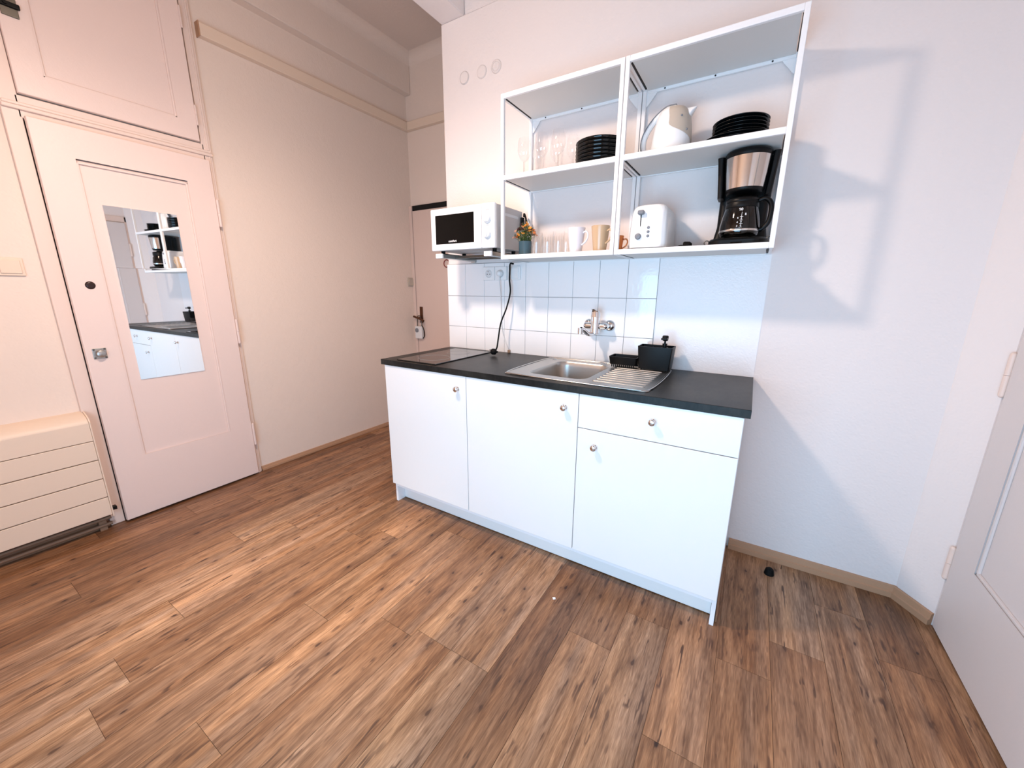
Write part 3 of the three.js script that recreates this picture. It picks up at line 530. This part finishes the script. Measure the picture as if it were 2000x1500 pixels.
// wine glasses, plates, tumblers, mugs
function wineGlass(label) {
  const t = thing('wine_glass', label, 'wine glass', [0, 0, 0], 'wine glasses on the left middle shelf', true);
  part('bowl', lathe([[0.003, 0.093], [0.010, 0.096], [0.022, 0.107], [0.031, 0.124], [0.0345, 0.142], [0.034, 0.165], [0.030, 0.198], [0.0296, 0.1985], [0.0290, 0.198], [0.0330, 0.165], [0.0335, 0.142], [0.030, 0.125], [0.0215, 0.1085], [0.010, 0.098], [0, 0.097]], 36), M.glass, t);
  part('stem', lathe([[0.0037, 0.094], [0.0032, 0.08], [0.0032, 0.03], [0.005, 0.010], [0.0065, 0.005]], 20), M.glassSolid, t);
  part('foot', lathe([[0, 0.006], [0.0065, 0.005], [0.02, 0.0025], [0.033, 0.0012], [0.0335, 0.0004], [0.033, 0], [0, 0]], 36), M.glass, t);
  return t;
}
const wg = wineGlass('clear wine glass nearest the microwave, front row of the left shelf'); wg.position.set(0.668, dMid, 0.175);
[[0.772, 0.185, 'clear wine glass in the middle of the front row'], [0.862, 0.185, 'clear wine glass in the front row, next to the black bowls'], [0.705, 0.08, 'clear wine glass in the back row, by the shelf corner'], [0.806, 0.085, 'clear wine glass in the middle of the back row'], [0.896, 0.085, 'clear wine glass in the back row, next to the black bowls']].forEach(([x, z, l]) => copy(wg, 'wine_glass', [x, dMid, z], 0, l));

function stack(name, n, pos, step, profile, label, category, group, mat) {
  for (let k = 0; k < n; k++) {
    const l = label(k, n);
    if (!k) { const m = new THREE.Mesh(list(lathe(profile, 56)), mat); m.name = numbered(name); m.position.set(...pos); m.castShadow = m.receiveShadow = true; tag(m, l, category, group); scene.add(m); stack.last = m; }
    else { const c = copy(stack.last, name, [pos[0], pos[1] + step * k, pos[2]], 0, l); c.userData.group = group; }
  }
}
const ord = ['bottom', 'second from bottom', 'third from bottom', 'fourth from bottom', 'fifth from bottom', 'sixth from bottom', 'top'];
const place = (k, n) => (k === n - 1 ? 'topmost' : ord[k]);
const plateProfile = (r, h) => [[0, 0], [r * 0.62, 0], [r * 0.66, 0.001], [r * 0.86, h * 0.45], [r * 0.985, h - 0.001], [r, h], [r * 0.985, h + 0.002], [r * 0.84, h * 0.45 + 0.004], [r * 0.64, 0.005], [0, 0.0045]];
const bowlProfile = (r, h) => [[0, 0], [r * 0.55, 0], [r * 0.60, 0.002], [r * 0.86, h * 0.40], [r * 0.975, h * 0.75], [r, h], [r * 0.99, h + 0.002], [r * 0.955, h * 0.8], [r * 0.84, h * 0.45 + 0.003], [r * 0.6, 0.006], [0, 0.006]];
stack('bowl', 6, [1.065, dMid, 0.165], 0.0155, bowlProfile(0.112, 0.034), (k, n) => `black glazed bowl, ${place(k, n)} in the stack beside the wine glasses`, 'bowl', 'stacked black bowls on the left shelf', M.ceramicBlack);
stack('dinner_plate', 2, [1.617, dMid, 0.15], 0.011, plateProfile(0.128, 0.020), (k, n) => `large black dinner plate, ${k ? 'upper' : 'lower'} of two under the smaller plates`, 'plate', 'large black plates by the kettle', M.ceramicBlack);
stack('side_plate', 6, [1.625, dMid + 0.0165, 0.15], 0.0118, plateProfile(0.098, 0.019), (k, n) => `smaller black plate, ${place(k, n)} in the stack above the coffee maker`, 'plate', 'smaller black plates by the kettle', M.ceramicBlack);

{
  const t = thing('drinking_glass', 'clear tumbler closest to the flower vase, front row', 'glass', [0.772, dLow, 0.215], 'tumblers on the left bottom shelf', true);
  part('wall', lathe([[0.024, 0.012], [0.0285, 0.07], [0.031, 0.112], [0.0308, 0.1128], [0.0300, 0.112], [0.0275, 0.07], [0.0232, 0.012]], 32), M.glass, t);
  part('base', lathe([[0, 0], [0.0225, 0], [0.0238, 0.002], [0.024, 0.012], [0.0232, 0.0122], [0, 0.010]], 32), M.glassSolid, t);
  part('flute', Array.from({ length: 12 }, (_, i) => { const a = i * Math.PI / 6; return cyl(0.0016, 0.0012, 0.075, [0.0262 * Math.cos(a), 0.055, 0.0262 * Math.sin(a)], 'y', 6); }), M.glassSolid, t);
  [[0.836, 0.22, 'clear tumbler second from the vase in the front row'], [0.899, 0.225, 'clear tumbler in the front row, next to the white mug'], [0.768, 0.125, 'clear tumbler in the back row, behind the flowers'], [0.834, 0.13, 'clear tumbler in the middle of the back row'], [0.900, 0.135, 'clear tumbler in the back row, behind the white mug']].forEach(([x, z, l]) => copy(t, 'drinking_glass', [x, dLow, z], 0, l));
}
function mug(name, label, mat, pos, turn, s = 1) {
  const t = thing(name, label, 'mug', pos, undefined, true); t.rotation.y = turn;
  part('body', lathe([[0, 0], [0.026, 0], [0.0285, 0.003], [0.032, 0.035], [0.038, 0.085], [0.0425, 0.122], [0.0415, 0.1232], [0.0402, 0.122], [0.0355, 0.085], [0.030, 0.04], [0.026, 0.008], [0, 0.006]].map(([r, y]) => [r * s, y * s]), 44), mat, t);
  part('handle', new THREE.TubeGeometry(new THREE.CatmullRomCurve3([[0.037, 0.098], [0.055, 0.103], [0.066, 0.088], [0.060, 0.066], [0.046, 0.052], [0.033, 0.045]].map(([x, y]) => V(x * s, y * s, 0))), 30, 0.0045 * s, 10), mat, t);
  return t;
}
mug('mug', 'white tapered mug standing between the tumblers and the tan mug', M.ceramicWhite, [0.990, dLow, 0.225], R(-12));
mug('mug', 'tan tapered mug standing beside the white mug', M.ceramicTan, [1.108, dLow, 0.222], R(-20));
{ const t = mug('copper_mug', 'small copper mug half hidden behind the shelf posts', M.copper, [1.152, dLow, 0.10], R(10), 0.74); }
{ // vase with flowers
  const t = thing('vase', 'small blue-grey vase at the hall end of the bottom shelf', 'vase', [0.687, dLow, 0.185], undefined, true);
  part('body', lathe([[0, 0], [0.030, 0], [0.0335, 0.003], [0.0345, 0.02], [0.0355, 0.082], [0.0345, 0.0835], [0.0330, 0.082], [0.0315, 0.02], [0.029, 0.006], [0, 0.006]], 40), M.vase, t);
  const b = thing('flower_bunch', 'bunch of small dried orange flowers standing in the blue-grey vase', 'flowers', [0.687, dLow + 0.01, 0.185], undefined, true);
  const stems = [], leaves = [], heads = [];
  for (let k = 0; k < 34; k++) {
    const a = k * 2.399, q = Math.sqrt((k + 0.5) / 34), lean = 0.064 * q, h = 0.155 - 0.06 * q * q + 0.02 * (rnd() - 0.5);
    const tip = V(lean * Math.cos(a) * 1.05, h, lean * Math.sin(a) * 0.8);
    stems.push(tube([[0.012 * q * Math.cos(a), 0.004, 0.012 * q * Math.sin(a)], [0.022 * q * Math.cos(a), 0.07, 0.02 * q * Math.sin(a)], [tip.x, tip.y, tip.z]], 0.0009, 8, 5));
    heads.push([tip, k]);
    for (let j = 0; j < 3; j++) { const f = 0.45 + 0.18 * j, g = new THREE.SphereGeometry(1, 6, 4).scale(0.0035, 0.012, 0.0014); g.rotateZ((rnd() - 0.5) * 2); g.rotateY(rnd() * 6.28); g.translate(tip.x * f + (rnd() - 0.5) * 0.012, Math.max(0.085, 0.02 + tip.y * f * 1.1), tip.z * f + (rnd() - 0.5) * 0.012); leaves.push(g); }
  }
  part('stem', stems, M.stem, b); part('leaf', leaves, M.leaf, b);
  for (const [p, k] of heads) {
    const petals = [], n = 7; for (let i = 0; i < n; i++) { const g = new THREE.SphereGeometry(1, 7, 5).scale(0.0058, 0.0018, 0.0032); g.translate(0.0062, 0, 0); g.rotateZ(0.45); g.rotateY(i * 6.283 / n); petals.push(g); }
    petals.push(ball(0.0034, [0, 0.002, 0], 8)); const g = mergeGeometries(petals.map((q) => q.toNonIndexed())); g.rotateX((rnd() - 0.2) * 1.2); g.rotateY(rnd() * 6); g.scale(1.05, 1.05, 1.05); g.translate(p.x, p.y, p.z);
    part('flower', g, k % 5 === 4 ? M.dryLeaf : [M.petal, M.petal2, M.petal3, M.petal][k % 4], b);
  }
}
// ---------------------------------------------------------------- kettle
{
  const cx = 1.372, cz = 0.165, y0 = dMid, t = thing('kettle', 'white and beige electric kettle on the right middle shelf', 'kettle', [cx, y0, cz]);
  const prof = [[0.016, 0.078, 0], [0.03, 0.0795, 0], [0.06, 0.078, 0.002], [0.09, 0.0755, 0.003], [0.12, 0.072, 0.004], [0.15, 0.066, 0.004], [0.172, 0.058, 0.003], [0.185, 0.047, 0.002], [0.193, 0.028, 0], [0.195, 0.006, 0]];
  const at = (y) => { let k = 0; while (k < prof.length - 2 && prof[k + 1][0] < y) k++; const a = prof[k], b = prof[k + 1], f = sat((y - a[0]) / (b[0] - a[0])); return [mix(a[1], b[1], f), mix(a[2], b[2], f)]; };
  const pt = (y, a, g = 0) => { const [r, dx] = at(y); return V(cx + dx + (r + g) * Math.cos(a) * 1.0, y0 + y, cz + (r + g) * Math.sin(a) * 0.92); };
  part('body', loft(prof.map(([y]) => Array.from({ length: 44 }, (_, i) => pt(y, i / 44 * 2 * Math.PI))), true, true, 1.0), M.plastic, t);
  // beige side window: patch of the wall towards the spout, with a curved border
  const rows = 18, cols = 16, pos = [], P = (r, c) => { const y = 0.05 + 0.135 * r / rows, e = mix(0.15, 1.62, step(0.0, 0.5, r / rows)) + 0.10 * step(0.6, 1, r / rows); return pt(y, mix(-1.2, e, c / cols), 0.0016); };
  for (let r = 0; r < rows; r++) for (let c = 0; c < cols; c++) { const a = P(r, c), b = P(r + 1, c), d = P(r, c + 1), e = P(r + 1, c + 1); for (const q of [a, b, d, d, b, e]) pos.push(q.x, q.y, q.z); }
  let g = new THREE.BufferGeometry(); g.setAttribute('position', new THREE.Float32BufferAttribute(pos, 3)); g.computeVertexNormals(); g = toCreasedNormals(g, 1.0);
  const w = part('water_gauge', metricUV(g), M.plasticBeige, t);
  part('gauge_mark', [[0.142, 0.95], [0.092, 0.62]].map(([y, a]) => { const q = pt(y, a, 0.002); return ball(0.0042, [q.x, q.y, q.z], 10); }), M.plasticGrey, w);
  part('spout', loft([[0.118, 0.060, 0.046, 0.004], [0.145, 0.068, 0.046, 0.004], [0.168, 0.083, 0.034, 0.003], [0.180, 0.092, 0.014, 0.003]].map(([y, x, d]) => ring(cx + x - 0.02, y0 + y, cz, 0.040, d, 0.012, 5))), M.plastic, t);
  part('base_ring', loft([ring(cx, y0, cz, 0.168, 0.156, 0.078, 10), ring(cx, y0 + 0.006, cz, 0.172, 0.160, 0.08, 10), ring(cx, y0 + 0.017, cz, 0.160, 0.148, 0.074, 10)], true, true, 0.5), M.plasticGrey, t);
  const path = [[1.385, 0.190], [1.352, 0.190], [1.318, 0.172], [1.283, 0.135], [1.262, 0.092], [1.263, 0.052], [1.282, 0.022], [1.306, 0.014]];
  const hp = new THREE.CatmullRomCurve3(path.map(([x, y]) => V(x, y0 + y, cz))), hr = [];
  for (let i = 0; i <= 36; i++) { const u = i / 36, p = hp.getPoint(u), tg = hp.getTangent(u), nrm = V(-tg.y, tg.x, 0); const wd = mix(0.022, 0.014, step(0, 0.4, u)), th = 0.0105; hr.push(Array.from({ length: 14 }, (_, k) => { const a = k / 14 * 2 * Math.PI; return p.clone().addScaledVector(nrm, th * Math.cos(a)).add(V(0, 0, wd * Math.sin(a))); })); }
  part('handle', loft(hr, true, true, 1.0), M.plastic, t);
  const tr = hr.map((r, i) => { const u = i / 36, p = hp.getPoint(u), tg = hp.getTangent(u), nrm = V(-tg.y, tg.x, 0).multiplyScalar(1), s = nrm.x < 0 || nrm.y > 0 ? 1 : -1; p.addScaledVector(nrm, -0.0095); const wd = mix(0.020, 0.013, step(0, 0.4, u)); return Array.from({ length: 10 }, (_, k) => { const a = k / 10 * 2 * Math.PI; return p.clone().addScaledVector(nrm, 0.004 * Math.cos(a)).add(V(0, 0, wd * Math.sin(a))); }); });
  part('handle_trim', loft(tr, true, true, 1.0), M.plasticGrey, t, 'dark grey outer edge of the handle');
}
// ---------------------------------------------------------------- toaster
{
  const x0 = 1.246, x1 = 1.408, zb = 0.03, zfr = 0.262, y0 = dLow, t = thing('toaster', 'white toaster with grey lever and dial standing narrow side forward', 'toaster', [1.327, y0, 0.146]);
  const cx = (x0 + x1) / 2, cz = (zb + zfr) / 2, w = x1 - x0, d = zfr - zb;
  part('shell', loft([[0.016, -0.004, 0.035], [0.03, 0, 0.036], [0.10, -0.004, 0.036], [0.155, -0.012, 0.036], [0.175, -0.022, 0.036], [0.186, -0.040, 0.034], [0.190, -0.064, 0.03]].map(([y, e, r]) => ring(cx, y0 + y, cz, w + e, d + e * 0.6, r, 8)), true, true, 0.9), M.plastic, t);
  part('base', loft([ring(cx, y0, cz, w - 0.03, d - 0.03, 0.03, 6), ring(cx, y0 + 0.017, cz, w - 0.012, d - 0.012, 0.035, 6)], true, true, 0.5), M.black, t);
  part('bread_slot', [rbox(cx - 0.036, cx - 0.010, y0 + 0.186, y0 + 0.1915, zb + 0.045, zfr - 0.05, 0.002), rbox(cx + 0.010, cx + 0.036, y0 + 0.186, y0 + 0.1915, zb + 0.045, zfr - 0.05, 0.002)], M.slot, t);
  const zl = zfr - 0.0035;
  part('lever_slot', rbox(cx - 0.031, cx - 0.0265, y0 + 0.085, y0 + 0.155, zl - 0.004, zl + 0.0022, 0.001), M.slot, t);
  part('lever', rbox(cx - 0.041, cx - 0.015, y0 + 0.149, y0 + 0.166, zl - 0.006, zl + 0.020, 0.005, 3), M.plasticGrey, t);
  part('dial', disc([[0, 0.014], [0.010, 0.014], [0.0125, 0.011], [0.0135, 0]], [cx - 0.035, y0 + 0.062, zl - 0.001], 'z', 26), M.plasticGrey, t);
  for (const y of [0.062, 0.079, 0.096]) part('button', disc([[0, 0.006], [0.0045, 0.006], [0.006, 0.004], [0.006, 0]], [cx + 0.006, y0 + y, zl], 'z', 16), M.plasticGrey, t);
}
{ const k = thing('toaster_plug', 'black plug and cord end lying on the shelf beside the toaster', 'plug', [1.46, dLow, 0.18]);
  part('plug', [disc([[0, 0.034], [0.009, 0.033], [0.016, 0.024], [0.017, 0.004], [0.015, 0]], [1.468, dLow + 0.0215, 0.19], 'x', 20)], M.rubber, k);
  part('cable', tube([[1.41, dLow + 0.010, 0.10], [1.435, dLow + 0.016, 0.15], [1.452, dLow + 0.022, 0.185], [1.470, dLow + 0.0215, 0.19]], 0.004, 24, 8), M.rubber, k); }
// ---------------------------------------------------------------- coffee maker and its pot
{
  const cx = 1.668, y0 = dLow, t = thing('coffee_maker', 'black drip coffee maker with a steel band, at the right shelf end', 'coffee maker', [cx, y0, 0.14]);
  part('base', loft([ring(cx, y0, 0.152, 0.205, 0.215, 0.05, 8), ring(cx, y0 + 0.028, 0.152, 0.205, 0.215, 0.05, 8), ring(cx, y0 + 0.036, 0.152, 0.192, 0.20, 0.045, 8)], true, true, 0.5), M.black, t);
  part('hot_plate', disc([[0, 0.004], [0.062, 0.004], [0.066, 0.002], [0.067, 0]], [cx, y0 + 0.036, 0.172]), M.steelDark, t);
  part('column', loft([[0.03, 0.205, 0.07], [0.10, 0.180, 0.06], [0.20, 0.178, 0.06], [0.30, 0.190, 0.065], [0.352, 0.198, 0.07]].map(([y, w, d]) => ring(cx, y0 + y, 0.03 + d / 2, w, d, 0.02, 5)), true, true, 0.5), M.black, t);
  const band = [[0.222, 0.068], [0.27, 0.0735], [0.335, 0.0795]];
  part('filter_housing', lathe([[0, 0.205], [0.062, 0.206], [0.066, 0.218], [0.0672, 0.222], [0.0725, 0.27], [0.0785, 0.336], [0.0805, 0.34], [0.081, 0.35], [0.076, 0.358], [0, 0.360]].map(([r, y]) => [r, y]), 52).translate(cx, y0, 0.158), M.black, t);
  const bg = new THREE.LatheGeometry([[0.0685, 0.2235], [0.0742, 0.275], [0.0800, 0.334]].map(([r, y]) => new THREE.Vector2(r, y)), 56, -1.25, 2.5); bg.translate(cx, y0, 0.158);
  part('steel_band', bg, M.bandSteel, t, 'brushed steel band round the filter housing');
  for (const s of [-1, 1]) part('side_wing', loft([[0.20, 0.022, 0.08], [0.28, 0.022, 0.085], [0.335, 0.024, 0.095], [0.350, 0.026, 0.095]].map(([y, w, d]) => ring(cx + s * (0.082 + 0.012 * (y - 0.2) / 0.15), y0 + y, 0.125, w, d, 0.01, 4))), M.black, t);
  part('cord_hook', [new THREE.TorusGeometry(0.009, 0.0022, 8, 20).translate(cx - 0.1095, y0 + 0.026, 0.20), new THREE.TorusGeometry(0.009, 0.0022, 8, 20).translate(cx + 0.1075, y0 + 0.030, 0.20)], M.steelDark, t);
  part('switch', rbox(cx - 0.02, cx + 0.02, y0 + 0.008, y0 + 0.020, 0.256, 0.2615, 0.002), M.blackGloss, t);
  const c = thing('coffee_pot', 'glass coffee pot with black lid and handle on the coffee maker plate', 'coffee pot', [cx, y0 + 0.0405, 0.172]);
  const Y = y0 + 0.0405, gp = [[0.058, 0.002], [0.066, 0.010], [0.0705, 0.03], [0.070, 0.05], [0.065, 0.08], [0.058, 0.108], [0.054, 0.122]];
  part('jug', lathe([[0, 0], [0.055, 0], ...gp, ...gp.slice().reverse().map(([r, y]) => [r - 0.0022, Math.max(y, 0.003)]), [0, 0.003]], 52).translate(cx, Y, 0.172), M.potGlass, c);
  part('collar', lathe([[0.0555, 0.112], [0.0590, 0.113], [0.0575, 0.130], [0.0545, 0.132]], 44).translate(cx, Y, 0.172), M.black, c);
  part('lid', lathe([[0.056, 0.130], [0.0585, 0.132], [0.0585, 0.142], [0.050, 0.150], [0.02, 0.155], [0, 0.156]], 44).translate(cx, Y, 0.172), M.black, c);
  part('band', lathe([[0.0708, 0.022], [0.0716, 0.023], [0.0716, 0.029], [0.0710, 0.030]], 52).translate(cx, Y, 0.172), M.steel, c);
  const dir = V(Math.cos(R(-22)), 0, -Math.sin(R(-22)) * -1), hc = [[0.056, 0.136], [0.080, 0.140], [0.098, 0.122], [0.102, 0.085], [0.096, 0.050], [0.078, 0.030], [0.069, 0.028]];
  const ang = R(8), hpts = hc.map(([r, y]) => V(cx + r * Math.cos(ang), Y + y, 0.172 + r * Math.sin(ang)));
  part('handle', new THREE.TubeGeometry(new THREE.CatmullRomCurve3(hpts), 40, 0.0085, 12), M.black, c);
  // printed level scale, curved with the glass
  const marks = [], put = (g, a, y) => { const r = mix(0.0708, 0.056, step(0.04, 0.122, y)) + 0.0008; g.rotateX(-0.18); g.rotateY(a); g.translate(cx + r * Math.sin(a), Y + y, 0.172 + r * Math.cos(a)); marks.push(g); };
  for (let k = 0; k < 9; k++) put(new THREE.BoxGeometry(k % 2 ? 0.006 : 0.011, 0.0011, 0.0006), 0.10, 0.034 + k * 0.0065);
  put(new THREE.BoxGeometry(0.0011, 0.058, 0.0006), 0.10, 0.062);
  put(text('10', 0.010, 0.0006).toNonIndexed(), 0.02, 0.096); put(text('8', 0.008, 0.0006).toNonIndexed(), 0.30, 0.078); put(text('6', 0.006, 0.0006).toNonIndexed(), -0.08, 0.066); put(text('4', 0.006, 0.0006).toNonIndexed(), -0.08, 0.050); put(text('2', 0.006, 0.0006).toNonIndexed(), -0.08, 0.036);
  part('level_scale', marks, M.print, c, 'white printed cup scale');
}
// ---------------------------------------------------------------- small things on the floor, and the lamp
single('door_stop', 'small black rubber door stop on the floor by the right wall', 'door stop', disc([[0, 0.030], [0.010, 0.030], [0.016, 0.024], [0.019, 0.008], [0.020, 0]], [1.975, 0, 0.125]), M.rubber, [1.975, 0, 0.125]);
single('paper_scrap', 'tiny white scrap lying on the floor before the cabinets', 'scrap', (() => { const s = new THREE.Shape(); s.moveTo(1.186, 0.786); s.lineTo(1.196, 0.780); s.lineTo(1.202, 0.788); s.lineTo(1.194, 0.796); s.closePath(); return extrudeUp(s, 0.0003, 0.002); })(), M.print, [1.193, 0.0003, 0.787]);
{
  const t = thing('pendant_lamp', 'white dome pendant lamp hanging from the ceiling by a cord', 'lamp', [LAMP.x, H, LAMP.z]);
  part('ceiling_rose', disc([[0, 0], [0.03, 0], [0.05, 0.012], [0.055, 0.03], [0, 0.03]], [LAMP.x, H - 0.03, LAMP.z]), M.lampShade, t);
  part('cord', cyl(0.003, 0.003, H - 0.03 - (LAMP.y + 0.16), [LAMP.x, (H - 0.03 + LAMP.y + 0.16) / 2, LAMP.z], 'y', 10), M.lampShade, t);
  part('shade', lathe([[0.02, 0.165], [0.035, 0.16], [0.06, 0.14], [0.12, 0.10], [0.165, 0.045], [0.167, 0.045], [0.165, 0.049], [0.12, 0.105], [0.06, 0.145], [0.035, 0.165], [0.02, 0.17]], 48).translate(LAMP.x, LAMP.y, LAMP.z), M.opal, t);
  part('socket', cyl(0.02, 0.02, 0.10, [LAMP.x, LAMP.y + 0.10, LAMP.z]), M.lampShade, t);
  part('bulb', ball(0.048, [LAMP.x, LAMP.y, LAMP.z], 24), M.glow, t);
}
renderer.render(scene, camera);
